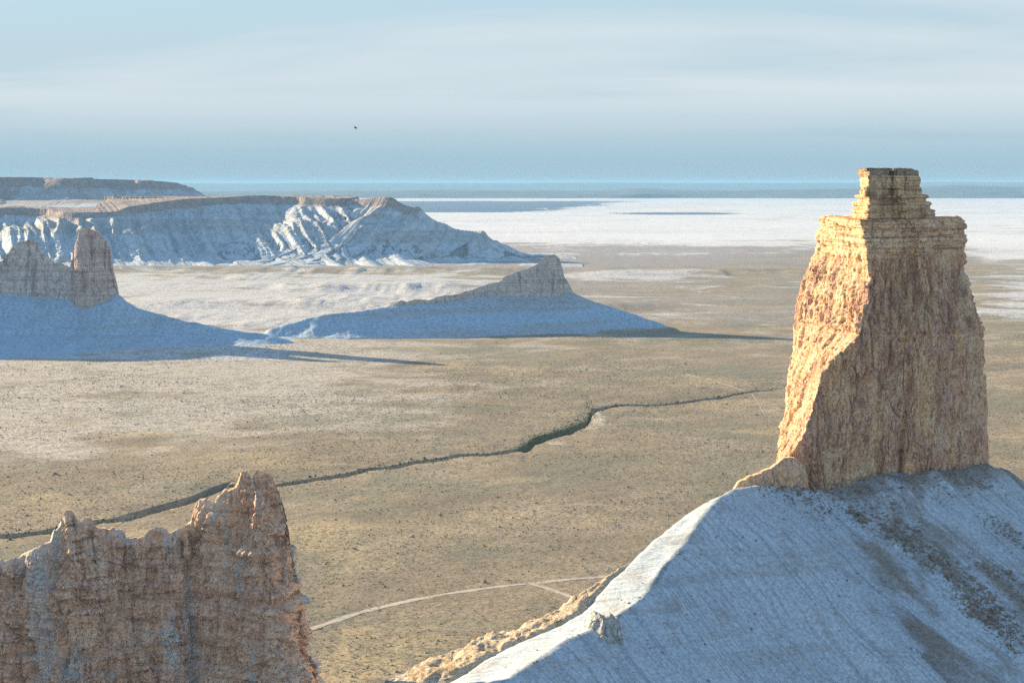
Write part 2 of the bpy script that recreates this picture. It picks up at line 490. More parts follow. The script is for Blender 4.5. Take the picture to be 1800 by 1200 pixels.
def zone_of(X, Y):
    """(photo column, photo rows below the horizon) of a point of the plain, only used to lay out the kinds of soil"""
    return 900 + X / Y * FPX, CAM_H * FPX / Y

def ground_h(X, Y):
    X, Y = np.asarray(X, float), np.asarray(Y, float)
    h = 5.0 * (fbm2(X / 420, Y / 420, 4, 31) - .5) + 0.9 * (fbm2(X / 26, Y / 26, 3, 35) - .5)
    # hummocky chalk ground between the buttes and the plateau
    q = chalk_zone(X, Y)
    h = h + q * sstep(.42, .66, fbm2(X / 260, Y / 200, 3, 43)) * (11 * fbm2(X / 70, Y / 60, 6, 41, True, .6) - 5.0)
    # low scarps crossing the plain
    for (x0, x1, yy, hh, sd) in ((110, 760, 3950, 7, 1), (-900, 120, 4010, 7, 2), (560, 1200, 2660, 5, 3), (-420, 60, 3350, 8, 4), (-620, 300, 2850, 7, 7)):
        c = yy + 55 * (fbm2(X / 170, X * 0, 4, 50 + sd) - .5) * 2
        e = sstep(x0, x0 + 90, X) * (1 - sstep(x1 - 160, x1, X)) * hh * (.4 + .9 * fbm2(X / 45, Y / 60, 3, 60 + sd))
        h = h + e * np.where(Y < c, sstep(-16, 0, Y - c), 1 - sstep(0, 330, Y - c))
    # the wash
    wyx = wash_y(X)
    sl = np.clip((wash_y(X + 3) - wash_y(X - 3)) / 6, -3, 3)
    d = (Y - wyx) / np.sqrt(1 + sl * sl)
    wdt = (2.5 + 5.4 * fbm2(X / 26., X * 0, 3, 8)) * (1 - .35 * sstep(60, 120, X)) + 1.6 * (fbm2(X / 9, Y / 9, 3, 72) - .5) * 2
    dep = 5.2 * (1 - .35 * sstep(60, 120, X)) * (.55 + .45 * sstep(.15, .6, vn2(X / 60., X * 0, 9))) * (1 - .92 * sstep(190, 235, X))
    a = np.abs(d) + 1.5 * (fbm2(X / 7, Y / 7, 3, 71) - .5)
    return h - dep * (1 - sstep(wdt * .55, wdt * 1.15, a)) - .8 * (1 - sstep(0, 40, a))

def chalk_zone(X, Y):
    px, t = zone_of(X, Y)
    return sstep(140, 165, t) * (1 - sstep(262, 285, t)) * (1 - sstep(760, 960, px + 60 * (fbm2(X / 200, Y / 200, 3, 44) - .5)))

ts = [0.0]; st = 1.3
while ts[-1] < 47000:
    if ts[-1] > 26: st = min(max(1.3, (ts[-1] - 18) * .028), 1500)
    ts.append(ts[-1] + st)
tn = [0.0]; st = 1.3
while tn[-1] < 1250:
    if tn[-1] > 26: st = max(1.3, (tn[-1] - 18) * .028)
    tn.append(tn[-1] + st)
T = np.r_[-np.array(tn[:0:-1]), np.array(ts)]
xs = list(np.arange(-30, 90, 2.0)); st = 2.0
while xs[-1] < 24000:
    st = 4.0 if xs[-1] < 420 else st * 1.035
    xs.append(xs[-1] + st)
xl = [-30.0]; st = 2.0
while xl[-1] > -24000:
    st = 4.0 if xl[-1] > -480 else st * 1.035
    xl.append(xl[-1] - st)
XS = np.r_[np.array(xl[:0:-1]), np.array(xs)]
GX, GT = np.meshgrid(XS, T)
yw = wash_y(GX)
GY = 1350 + GT + (yw - 1350) * (1 - sstep(120, 900, np.abs(GT)))
GZ = ground_h(GX, GY)
pxg, tg = zone_of(GX, np.maximum(GY, 50))
nz = fbm2(GX / 300, GY / 300, 4, 80) - .5
A = {
    'salt': np.clip(sstep(118, 68, tg + 16 * nz) + .42 * sstep(165, 95, tg) + .3 * sstep(1640, 1760, pxg) * sstep(250, 130, tg), 0, 1) * sstep(25, 28, tg),
    'bluish': np.clip(sstep(31.5, 33, tg) * sstep(54, 50, tg) * sstep(1260, 1000, pxg + 9 * (tg - 31)) + sstep(51.5, 53, tg) * sstep(57, 55.5, tg) * sstep(1030, 1150, pxg) * sstep(1370, 1200, pxg), 0, 1) * .95,
    'mauve': np.clip(sstep(92, 112, tg) * sstep(175, 135, tg) * (.55 + .45 * sstep(1500, 1000, pxg)) + .5 * sstep(150, 180, tg) * sstep(270, 230, tg), 0, 1),
    'chalk': np.clip(.50 * chalk_zone(GX, GY) + .75 * np.exp(-((tg - 162) / 7) ** 2) * sstep(940, 1010, pxg) * sstep(1320, 1180, pxg) + .75 * sstep(620, 420, pxg) * sstep(255, 270, tg) * sstep(322, 306, tg) + .33 * sstep(150, 172, tg) * sstep(265, 240, tg) + .30 * sstep(1650, 1800, pxg) * sstep(80, 110, tg) * sstep(260, 220, tg)
                     + .8 * np.exp(-((pxg - 705) / 60) ** 2 - ((tg - 885) / 30) ** 2), 0, 1),
    'pale': np.clip(.0 * tg + (.56 + .36 * sstep(1000, 500, pxg)) * sstep(255, 290, tg) * sstep(520, 400, tg) * (.5 + .5 * sstep(1000, 500, pxg)) + .35 * sstep(150, 260, tg) * sstep(330, 250, tg)
                    + .9 * np.exp(-((pxg - 978) / 26) ** 2 - ((tg - 460) / 5) ** 2) + .9 * np.exp(-((pxg - 1050) / 14) ** 2 - ((tg - 412) / 14) ** 2)
                    + .45 * sstep(260, 60, pxg) * sstep(380, 440, tg) * sstep(540, 480, tg), 0, 1),
    'green': sstep(40, 4, np.abs(GT - 14)) * sstep(-20, 14, GX) * sstep(64, 50, GX) * .8 + .28 * sstep(26, 4, np.abs(GT - 6)) * sstep(60, -100, GX),
}
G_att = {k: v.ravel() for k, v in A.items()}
gv = np.stack([GX, GY, GZ], -1).reshape(-1, 3)
gq = grid_quads(*GX.shape)
gmid_t = GT.ravel()[gq].mean(1); gmid_x = GX.ravel()[gq].mean(1); gmid_y = GY.ravel()[gq].mean(1)
m_wash = (np.abs(gmid_t) < 19) & (gmid_x > -700) & (gmid_x < 330)
m_salt = (gmid_y > 7600) & ~m_wash

def sub_mesh(name, mask, mat):
    f = gq[mask]
    used = np.unique(f)
    remap = np.zeros(len(gv), dtype=np.int64); remap[used] = np.arange(len(used))
    return mesh_np(name, gv[used], remap[f], mat, True, {k: v[used] for k, v in G_att.items()})

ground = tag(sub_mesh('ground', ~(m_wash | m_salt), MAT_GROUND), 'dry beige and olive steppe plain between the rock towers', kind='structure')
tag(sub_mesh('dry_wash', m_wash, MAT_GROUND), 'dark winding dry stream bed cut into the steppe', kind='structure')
tag(sub_mesh('salt_flat', m_salt, MAT_GROUND), 'white salt flat with dark bluish patches below the horizon', kind='structure')

# the pale vehicle tracks
MAT_TRACK = plain_material('track_dust', (.40, .35, .28), (.60, .54, .45), .35, .08)
def track(name, pxs, width, label):
    p = resample([ground_pt(*q) for q in pxs], 2.0, 2)
    tgt = np.gradient(p, axis=0); tgt /= np.linalg.norm(tgt, axis=1)[:, None]
    nrm = np.stack([-tgt[:, 1], tgt[:, 0]], 1)
    wv = width * (.7 + .6 * vn2(np.arange(len(p)) / 4., np.zeros(len(p)), 3))[:, None]
    rows = []
    for k in np.linspace(-.5, .5, 5):
        q = p + nrm * wv * k
        rows.append(np.c_[q, ground_h(q[:, 0], q[:, 1]) + .14 - .08 * abs(k)])
    v = np.stack(rows, 0)
    return tag(mesh_np(name, v.reshape(-1, 3), grid_quads(5, len(p)), MAT_TRACK), label, kind='structure')
track('dirt_track', [(300, 1215), (430, 1150), (540, 1103), (650, 1066), (780, 1038), (930, 1020), (1060, 1008), (1180, 1000), (1300, 985)], 4.0, 'pale dirt track curving across the plain behind the chalk ridge')
track('dirt_track', [(930, 1020), (960, 1028), (990, 1038), (1060, 1066)], 3.2, 'faint short side track branching off the pale dirt track')
track('dirt_track', [(1205, 657), (1245, 665), (1285, 678), (1322, 687)], 2.0, 'thin pale path beyond the upper end of the wash')
track('dirt_track', [(1322, 690), (1334, 708), (1342, 722)], .8, 'faint short path below the upper end of the wash')

# ------------------------------------------------------------------ far hills under the horizon
MAT_HILL = plain_material('far_hill_soil', (.07, .075, .08), (.15, .15, .15), .004, 2.0)
def far_hills(name, Y0, depth, tops, label, seed):
    px = np.linspace(-600, 2400, 420)
    tp = np.interp(px, [t[0] for t in tops], [t[1] for t in tops])
    rows, nd = [], 16
    X, _, Zt = P(px, tp, Y0 + depth)
    Zt = np.maximum(Zt + 26 * (fbm2(X / 900, X * 0, 5, seed) - .5), 5)
    for i in range(nd):
        f = i / (nd - 1)
        y = Y0 + depth * f + 900 * (fbm2(X / 1500, X * 0 + f * 2, 4, seed + 3) - .5) * (1 - f)
        z = Zt * sstep(0, 1, f) ** .8 + 16 * (fbm2(X / 260, y / 400, 4, seed + 5, True) - .5) * np.sin(math.pi * f) - (8 if i == 0 else 0)
        rows.append(np.stack([X, y + 0 * X, z], -1))
    rows.append(np.stack([X, Y0 + depth * 1.6 + 0 * X, Zt], -1))
    rows.append(np.stack([X, Y0 + depth * 3 + 0 * X, -10 + 0 * X], -1))
    v = np.stack(rows, 0)
    return tag(mesh_np(name, v.reshape(-1, 3), grid_quads(*v.shape[:2]), MAT_HILL), label, kind='structure')
far_hills('hills', 38000, 3000, [(-600, 323), (300, 322.5), (700, 322), (1150, 321.5), (1620, 321), (1700, 319.5), (1800, 320), (2400, 322)], 'pale blue tableland along the horizon', 90)
far_hills('hills', 22800, 1500, [(-600, 340), (330, 337), (560, 336), (760, 335), (1000, 335), (1085, 334), (1110, 331.5), (1140, 331), (1180, 334), (1300, 335), (1450, 333), (1640, 330), (1700, 326), (1760, 328), (1900, 327), (2400, 333)], 'low blue hills at the far edge of the salt flat', 95)

# ------------------------------------------------------------------ chalk plateau on the left
prof_d = np.array([0, 7, 26, 86, 132, 240, 345, 490, 680])
prof_f = np.array([0, .10, .16, .40, .45, .77, .93, 1.0, 1.05])

def heightfield(name, x0, x1, y0, y1, st, fn, mat, parent=None):
    xs_, ys_ = np.arange(x0, x1 + st, st), np.arange(y0, y1 + st, st)
    X, Y = np.meshgrid(xs_, ys_)
    Z, fall, dirt = fn(X, Y)
    q = grid_quads(*X.shape)
    low = (Z - ground_h(X, Y)).ravel()
    q = q[(low[q].max(1) > -1.2) & (Z.ravel()[q].min(1) > -40)]
    used = np.unique(q); remap = np.zeros(X.size, np.int64); remap[used] = np.arange(len(used))
    return mesh_np(name, np.stack([X, Y, Z], -1).reshape(-1, 3)[used], remap[q], mat, True, {'fall': fall.reshape(-1, 3)[used], 'dirt': dirt.ravel()[used]}, parent)

def XZ(px, Z, h):
    return ((px - 900) / FPX * Z, Z, h)
edge = [XZ(*e) for e in [(-900, 4900, 118), (-500, 4820, 118), (-250, 4900, 120), (-60, 4800, 118), (60, 4850, 116), (120, 4700, 112), (185, 4680, 112), (225, 4740, 120), (270, 4830, 130), (330, 4900, 140), (400, 4930, 147),
                         (460, 4925, 148), (510, 4885, 146), (550, 4840, 143), (600, 4800, 142), (640, 4830, 146), (600, 5100, 146), (480, 5700, 146), (330, 6500, 140), (-900, 6600, 140)]]
edge_r = resample(edge, 16, 2)
nose = [(px, py, Z) for px, py, Z in [(560, 353, 4860), (600, 351, 4820), (655, 347, 4780), (672, 344.5, 4765), (690, 345, 4755), (704, 357, 4745), (722, 363, 4735), (737, 360, 4725), (748, 374, 4715), (768, 389, 4700),
                                      (800, 402, 4690), (836, 406, 4670), (846, 403, 4660), (853, 405, 4655), (859, 425, 4645), (864, 446, 4635), (882, 460, 4620), (930, 474, 4590), (990, 482, 4560)]]
nose_w = np.array([[*(float(c) for c in P(*n))] for n in nose])
nose_r = resample(nose_w, 9, 1)

def plateau_fn(X, Y):
    wxn, wyn = 46 * (fbm2(X / 150, Y / 150, 4, 101) - .5), 46 * (fbm2(X / 150, Y / 150, 4, 102) - .5)
    Xw, Yw = X + wxn, Y + wyn
    d, _, s, H = poly_dist(Xw, Yw, edge_r)
    ins = inside(Xw, Yw, edge_r)
    d = np.where(ins, 0, d)
    sw = 16 * (fbm2(X / 80, Y / 80, 3, 108) - .5)
    su = X + .30 * Y + sw
    g1 = rill(su, d, 40, 420, 1, 103)
    g2 = rill(su, d, 18, 240, 1, 104)
    g3 = rill(su, d, 9.5, 110, 1, 105)
    gl = sstep(4, 60, d) * sstep(430, 250, d)
    step = 4.5 * (fbm2(X / 400, (H * (1 - np.interp(d, prof_d, prof_f))) / 11., 3, 106) - .5)
    z1 = H * (1 - np.interp(d * (1 + .35 * (g1 - .5)), prof_d, prof_f)) + gl * (27 * (g1 - .5) + 17 * (g2 - .5) + 7 * (g3 - .5)) + step * gl + 5 * gl * (fbm2(X / 13, Y / 13, 4, 118, True) - .6)
    z1 = z1 + np.where(ins, 5 * (fbm2(X / 90, Y / 90, 4, 107) - .5) + 10 * (fbm2(X / 330, Y / 330, 2, 109) - .5), 0)
    d2, sd, s2, H2 = poly_dist(X + wxn * .25, Y + wyn * .25, nose_r)
    k1 = rill(s2 + sd * 999, d2, 34, 420, 1, 111)
    k2 = rill(s2 + sd * 999, d2, 16, 240, 1, 112)
    k3 = rill(s2 + sd * 999, d2, 9, 110, 1, 115)
    gl2 = sstep(6, 80, d2) * sstep(430, 250, d2) * np.clip(H2 / 110, .12, 1)
    sc = np.clip(H2 / 140, .35, 1)
    pr = np.interp(d2 / sc * (1 + .25 * (k1 - .5)), np.r_[0, 4, prof_d[2:]], np.r_[0, .03, prof_f[2:]])
    z2 = H2 * (1 - pr) + gl2 * (20 * (k1 - .5) + 15 * (k2 - .5) + 6 * (k3 - .5)) + 3 * (fbm2(X / 40, H2 * (1 - pr) / 8, 3, 113) - .5) * sstep(0, 20, d2)
    Z = np.maximum(z1, z2)
    n1 = z1 > z2
    fall = np.stack([np.where(n1, su, s2 + 9000), np.where(n1, d, d2), Z], -1)
    top = np.where(n1, np.where(ins, .78, .62 * sstep(26, 2, d)), .7 * sstep(30, 4, d2) * sstep(118, 128, H2))
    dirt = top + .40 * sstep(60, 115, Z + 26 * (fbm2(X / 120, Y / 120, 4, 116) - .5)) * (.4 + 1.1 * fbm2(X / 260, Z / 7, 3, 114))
    return Z - 1.0, fall, dirt
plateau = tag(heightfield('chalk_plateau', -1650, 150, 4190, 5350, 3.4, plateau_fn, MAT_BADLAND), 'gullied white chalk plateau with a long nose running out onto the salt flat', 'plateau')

far_edge = resample([XZ(*e) for e in [(-900, 6300, 197), (-300, 6400, 199), (-60, 6250, 199), (60, 6350, 197), (130, 6250, 194), (215, 6350, 190), (285, 6300, 186), (318, 6500, 178), (345, 6900, 160), (300, 7600, 182), (-900, 7600, 190)]], 22, 1)
def far_plateau_fn(X, Y):
    w = 60 * (fbm2(X / 170, Y / 170, 4, 121) - .5)
    d, _, s, H = poly_dist(X + w, Y + w, far_edge)
    ins = inside(X + w, Y + w, far_edge)
    d = np.where(ins, 0, d)
    g = fbm2(s / 60, d / 300, 4, 122, True)
    Z = H * (1 - np.interp(d * (1 + .5 * (g - .5)), [0, 8, 60, 130, 300, 700], [0, .06, .22, .33, .38, .5])) + 14 * (g - .6) * sstep(0, 60, d) + 3 * (fbm2(X / 80, Y / 80, 3, 123) - .5)
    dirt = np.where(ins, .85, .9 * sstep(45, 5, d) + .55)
    return Z, np.stack([s, d, Z], -1), dirt
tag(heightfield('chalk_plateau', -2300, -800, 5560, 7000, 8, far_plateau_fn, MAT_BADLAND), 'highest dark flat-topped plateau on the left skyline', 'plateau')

# ------------------------------------------------------------------ rock walls and towers
def ring_mesh(name, V, mat, disp, parent=None, bridge=True, inner=0, att=None):
    """V: rows x columns x 3, closed around; pushed outwards by disp(x, y, z, row_fraction)"""
    nr, nc, _ = V.shape
    mid = V[nr // 2]
    area = np.sum(mid[:, 0] * np.roll(mid[:, 1], -1) - np.roll(mid[:, 0], -1) * mid[:, 1])
    t = np.roll(V, -2, 1) - np.roll(V, 2, 1)
    n = np.stack([t[..., 1], -t[..., 0]], -1) * np.sign(area)
    n /= np.linalg.norm(n, axis=-1, keepdims=True) + 1e-9
    rf = np.linspace(0, 1, nr)[:, None] * np.ones((1, nc))
    D = disp(V[..., 0], V[..., 1], V[..., 2], rf)
    dz = 0
    if isinstance(D, tuple): D, dz = D
    W = V.copy()
    W[..., 0] += n[..., 0] * D; W[..., 1] += n[..., 1] * D; W[..., 2] += dz
    vs, q = W.reshape(-1, 3), grid_quads(nr, nc, True)
    if inner:                                   # close the top by shrinking rings
        top = W[-1]; c = top.mean(0); extra = [vs]
        base = (nr - 1) * nc
        idx0 = np.arange(nc) + base
        tot = len(vs)
        for k in range(1, inner + 1):
            f = 1 - k / inner
            ring = c + (top - c) * max(f, .01)
            ring[:, 2] = top[:, 2] * f + c[2] * (1 - f) + inner_amp(ring) * min(1, 3 * k / inner)
            extra.append(ring)
            idx1 = np.arange(nc) + tot; tot += nc
            q = np.r_[q, np.stack([idx0, np.roll(idx0, -1), np.roll(idx1, -1), idx1], -1)]
            idx0 = idx1
        vs = np.concatenate(extra)
    elif bridge:                                # front and back columns mirror each other
        b = (nr - 1) * nc
        h = nc // 2
        i = np.arange(h - 1)
        q = np.r_[q, np.stack([b + i, b + i + 1, b + nc - 2 - i, b + nc - 1 - i], -1)]
    if area < 0:
        q = q[:, ::-1]
    at = {'chalkw': att(V[..., 0], V[..., 1], V[..., 2], rf).ravel()} if att and not inner else None
    return mesh_np(name, vs, q, mat, True, at, parent)

def inner_amp(r):
    return .9 * (fbm2(r[:, 0] / 3, r[:, 1] / 3, 4, 131) - .5)

def rock_wall(name, crest, right, left, py_bot, Zf, thick, N, R, mat, disp, parent=None, top_t=.04, jag=0.0, jag_w=8.0, lean=.25, seed=1, att=None):
    """an upright blade of rock. crest: (px, py) along its top; left/right: px of its foot; Zf(px) front distance; thick: metres at the foot"""
    cx, cy = [c[0] for c in crest], [c[1] for c in crest]
    q = np.linspace(0, 1, N)
    pt = cx[0] + (cx[-1] - cx[0]) * q
    pyt = np.interp(pt, cx, cy)
    if jag:
        pyt = pyt - jag * (fbm2(pt / jag_w, pt * 0, 4, seed) - .5) * 2
    pb = left + (right - left) * q
    v = np.linspace(0, 1, R)[:, None]
    px = pb + (pt - pb) * v
    zf = np.interp(pt, *zip(*Zf))[None, :]
    mpp = zf / FPX
    th = thick * (1 - (1 - top_t) * v ** 1.25)
    Yf = zf + lean * thick * v
    _, _, zt = P(pt, pyt, zf[0])
    _, _, zb = P(pt, np.full(N, float(py_bot)), zf[0])
    z = zb + (zt - zb) * v
    X = (px - 900) / FPX * zf / 1.0
    ends = np.sqrt(np.clip(1 - np.abs(2 * q - 1) ** 14, 0, 1))[None, :]
    front = np.stack([X, Yf + th * .5 * (1 - ends), z + 0 * X], -1)
    back = np.stack([X, Yf + th * (.5 + .5 * ends) + .02, z + 0 * X], -1)[:, ::-1]
    return ring_mesh(name, np.concatenate([front, back], 1), mat, disp, parent, att=att)

def rock_disp(amp, sc, seed, strata=.25, flute=.6, fade_top=.25):
    def f(x, y, z, r):
        big = fbm3(x / (9 * sc), y / (9 * sc), z / (14 * sc), 4, seed) - .5
        fl = fbm3(x / (3.2 * sc), y / (3.2 * sc), z / (22 * sc), 4, seed + 1, True) - .6
        blk = fbm3(x / (2.2 * sc), y / (2.2 * sc), z / (2.2 * sc), 4, seed + 2, True) - .6
        stv = fbm2(z / (1.5 * sc) + 2.0 * big, x / (40 * sc), 4, seed + 3) - .5
        crk = np.clip(vn3(x / (5 * sc), y / (5 * sc), z / (16 * sc), seed + 5) - .62, 0, 1) * -3.0
        k = 1 - (1 - fade_top) * r ** 6
        return amp * k * (3.2 * big + flute * 1.6 * fl + .6 * blk + strata * 2 * stv + crk + 1.3 * blocks(x / sc, y / sc, z / sc, 3.6, 6.0, seed + 9))
    return f

# ---- left butte: chalk skirt, low rock wall and the leaning spire
ZB = 2265.0
left_butte = empty('chalk_butte', (*ground_pt(150, 612), 0))
lb_crest = resample(np.array([[*(float(c) for c in P(px, py, Z))] for px, py, Z in [(-1050, 508, 2250), (-500, 508, 2260), (-150, 510, 2268), (0, 512, 2268), (110, 522, 2268), (160, 532, 2266), (198, 514, 2268), (210, 516, 2268), (232, 536, 2266), (262, 550, 2262),
                                                                                   (330, 566, 2255), (420, 580, 2245), (500, 593, 2235), (560, 600, 2225)]]), 7, 1)
def lb_fn(X, Y):
    w = 20 * (fbm2(X / 45, Y / 45, 4, 141) - .5)
    d, sd, s, H = poly_dist(X + w, Y + w, lb_crest)
    g = fbm2(s / 13 + sd * 4, d / 160, 3, 142, True)
    f = np.interp(d / np.clip(H / 55, .3, 1.2), [0, 8, 50, 100, 190, 300, 420], [0, .06, .44, .74, .92, .985, 1.04])
    Z = H * (1 - f) + 1.6 * (g - .6) * sstep(8, 50, d) * sstep(200, 120, d) + 1.6 * (fbm2(X / 14, Y / 14, 5, 143) - .5)
    Z = Z - 7 * sstep(.95, 1.03, f) - 6 * sstep(9, 2, H)
    return Z, np.stack([s, d, Z], -1), .0 * Z + .2 * sstep(.93, 1, f)
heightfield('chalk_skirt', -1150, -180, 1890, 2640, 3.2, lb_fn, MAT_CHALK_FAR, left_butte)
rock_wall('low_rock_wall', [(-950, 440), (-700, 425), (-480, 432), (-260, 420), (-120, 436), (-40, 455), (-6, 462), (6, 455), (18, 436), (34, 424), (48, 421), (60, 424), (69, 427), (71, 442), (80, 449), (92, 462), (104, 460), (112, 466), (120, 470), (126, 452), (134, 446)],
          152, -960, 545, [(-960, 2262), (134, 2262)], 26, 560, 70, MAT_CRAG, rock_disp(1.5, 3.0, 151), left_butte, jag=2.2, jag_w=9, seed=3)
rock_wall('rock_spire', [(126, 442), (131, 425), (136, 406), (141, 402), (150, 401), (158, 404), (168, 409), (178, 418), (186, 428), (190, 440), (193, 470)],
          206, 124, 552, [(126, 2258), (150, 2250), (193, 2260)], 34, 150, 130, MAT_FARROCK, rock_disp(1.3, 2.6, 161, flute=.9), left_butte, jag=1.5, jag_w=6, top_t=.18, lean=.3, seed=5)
seat(left_butte)
tag(left_butte, 'pale chalk butte with a tall rock spire in blue shade, at the left edge', 'butte')

# ---- centre butte: chalk skirt with a pointed crag
mid_butte = empty('chalk_butte', (*ground_pt(930, 590), 0))
cb_crest = resample(np.array([[*(float(c) for c in P(px, py, Z))] for px, py, Z in [(440, 592, 2330), (490, 573, 2335), (560, 553, 2345), (640, 545, 2360), (700, 537, 2380), (760, 533, 2400), (830, 524, 2430), (900, 514, 2470), (960, 508, 2490), (1000, 508, 2500),
                                                                                   (1030, 524, 2505), (1080, 541, 2505), (1140, 560, 2495), (1200, 575, 2480), (1260, 588, 2465)]]), 7, 1)
def cb_fn(X, Y):
    w = 17 * (fbm2(X / 45, Y / 45, 4, 171) - .5)
    d, sd, s, H = poly_dist(X + w, Y + w, cb_crest)
    g = fbm2(s / 13 + sd * 4, d / 160, 3, 172, True)
    f = np.interp(d / np.clip(H / 44, .3, 1.25), [0, 5, 40, 85, 112, 135, 200], [0, .06, .44, .86, .985, 1.04, 1.2])
    Z = H * (1 - f) + 1.6 * (g - .6) * sstep(6, 40, d) * sstep(170, 100, d) + 1.6 * (fbm2(X / 14, Y / 14, 5, 173) - .5)
    Z = Z - 7 * sstep(.95, 1.03, f) - 6 * sstep(9, 2, H)
    return Z, np.stack([s, d, Z], -1), .2 * sstep(.93, 1, f)
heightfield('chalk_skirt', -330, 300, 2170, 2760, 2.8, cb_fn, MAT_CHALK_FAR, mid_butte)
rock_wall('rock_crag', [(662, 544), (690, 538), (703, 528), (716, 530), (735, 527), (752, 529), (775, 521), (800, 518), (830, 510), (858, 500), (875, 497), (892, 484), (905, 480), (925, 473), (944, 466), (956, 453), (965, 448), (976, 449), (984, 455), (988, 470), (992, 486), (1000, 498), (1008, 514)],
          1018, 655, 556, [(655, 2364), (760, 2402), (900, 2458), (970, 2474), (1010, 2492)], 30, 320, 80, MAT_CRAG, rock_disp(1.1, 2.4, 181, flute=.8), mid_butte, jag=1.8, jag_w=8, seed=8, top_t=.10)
seat(mid_butte)
tag(mid_butte, 'blue shaded chalk butte with a pointed pale crag, alone in mid plain', 'butte')

# ---- the chalk hill under the main tower
hill_px = [(2100, 1030, 545), (1900, 912, 528), (1800, 850, 518), (1738, 814, 511), (1680, 826, 507), (1620, 826, 504), (1560, 830, 501), (1500, 850, 498), (1440, 866, 495), (1390, 858, 492), (1340, 856, 487), (1300, 855, 481), (1272, 868, 476), (1250, 884, 472), (1215, 930, 465),
           (1186, 972, 457), (1160, 1008, 449), (1135, 1042, 442), (1098, 1074, 436), (1045, 1102, 429), (990, 1128, 421), (935, 1165, 413), (885, 1198, 406), (760, 1275, 390), (560, 1390, 365)]
hill_c = np.array([[*(float(c) for c in P(*p))] for p in hill_px])
hill_r = resample(hill_c, 2.5, 1)
hs = np.r_[0, np.cumsum(np.hypot(*np.diff(hill_r[:, :2], axis=0).T))]
hill_px_of_s = 900 + hill_r[:, 0] / hill_r[:, 1] * FPX

def hill_fn(X, Y):
    w1 = 2.4 * (fbm2(X / 14, Y / 14, 4, 191) - .5)
    d, sd, s, H = poly_dist(X + w1, Y + w1, hill_r)
    cpx = np.interp(s, hs, hill_px_of_s)
    bw = np.interp(cpx, [560, 800, 935, 1045, 1150, 1215, 1250, 1275, 1300, 2100], [20, 19, 18, 16, 13, 9.0, 4.6, 1.2, .3, .3])
    sl_ = X * -.74 + Y * -.67 + 5 * (fbm2(X / 34, Y / 34, 3, 196) - .5) + 1.6 * (fbm2(X / 9, Y / 9, 3, 197) - .5)
    dl_ = X * .67 - Y * .74
    g1 = rill(sl_, dl_, 7, 120, 3, 192)
    g2 = rill(sl_, dl_, 2.8, 60, 1, 193)
    fr = np.interp(d, [0, 1.5, 7, 60, 110, 180, 280], [0, .5, 3.8, 38, 66, 98, 128])
    fl = .25 * np.minimum(d, bw) + np.where(cpx < 1270, 1.35, .78) * np.maximum(0, d - bw)
    Z = H - np.where(sd > 0, fr, fl)
    act = sstep(2, 25, d)
    Z = Z + np.where(sd > 0, act * (.9 * (g1 - .6) + .6 * (g2 - .6)), sstep(bw, bw + 12, d) * (2.2 * (g1 - .6)))
    Z = Z + 1.0 * (fbm2(X / 5, Y / 5, 4, 194) - .5) * np.where(sd > 0, .6, .8) + (2.4 + 2.2 * sstep(1330, 1420, cpx)) * (fbm2(X / 9, Y / 9, 4, 195) - .5) * np.exp(-(d / 9) ** 2) * (sd > 0)
    strk = np.exp(-((cpx - 1500 + .9 * d) / 60) ** 2) * sstep(4, 20, d) + .9 * np.exp(-((cpx - 1700 + .8 * d) / 45) ** 2) * sstep(25, 50, d)
    dirt = np.where(sd > 0, .44 * strk + .26 * sstep(1380, 1560, cpx) * sstep(150, 20, d) + .4 * np.exp(-(d / 6) ** 2) * sstep(1330, 1420, cpx), .05)
    return Z, np.stack([np.where(sd > 0, sl_, s + 700), np.where(sd > 0, dl_, d), Z], -1), dirt
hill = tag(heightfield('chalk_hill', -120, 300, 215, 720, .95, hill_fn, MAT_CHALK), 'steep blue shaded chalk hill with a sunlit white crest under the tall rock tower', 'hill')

def hill_z(x, y):
    return hill_fn(np.atleast_1d(np.asarray(x, float)), np.atleast_1d(np.asarray(y, float)))[0]

# ---- the main tower
ys_l = [385, 400, 450, 490, 520, 560, 600, 650, 700, 750, 800, 830, 850, 900, 960]
xs_l = [1440, 1437, 1434, 1413, 1405, 1399, 1396, 1393, 1387, 1381, 1376, 1372, 1366, 1350, 1340]
ys_r = [385, 400, 480, 520, 560, 590, 640, 700, 760, 810, 870, 960]
xs_r = [1688, 1695, 1692, 1705, 1717, 1730, 1731, 1735, 1739, 1742, 1746, 1752]
ys_e = [385, 430, 480, 520, 560, 590, 605, 630, 650, 680, 720, 760, 790, 810, 850, 960]
xs_e = [1508, 1522, 1531, 1526, 1518, 1511, 1495, 1466, 1451, 1437, 1429, 1416, 1398, 1384, 1378, 1370]
tower = empty('rock_tower', (*[float(c) for c in P(1560, 840, 520)[:2]], 100.0))

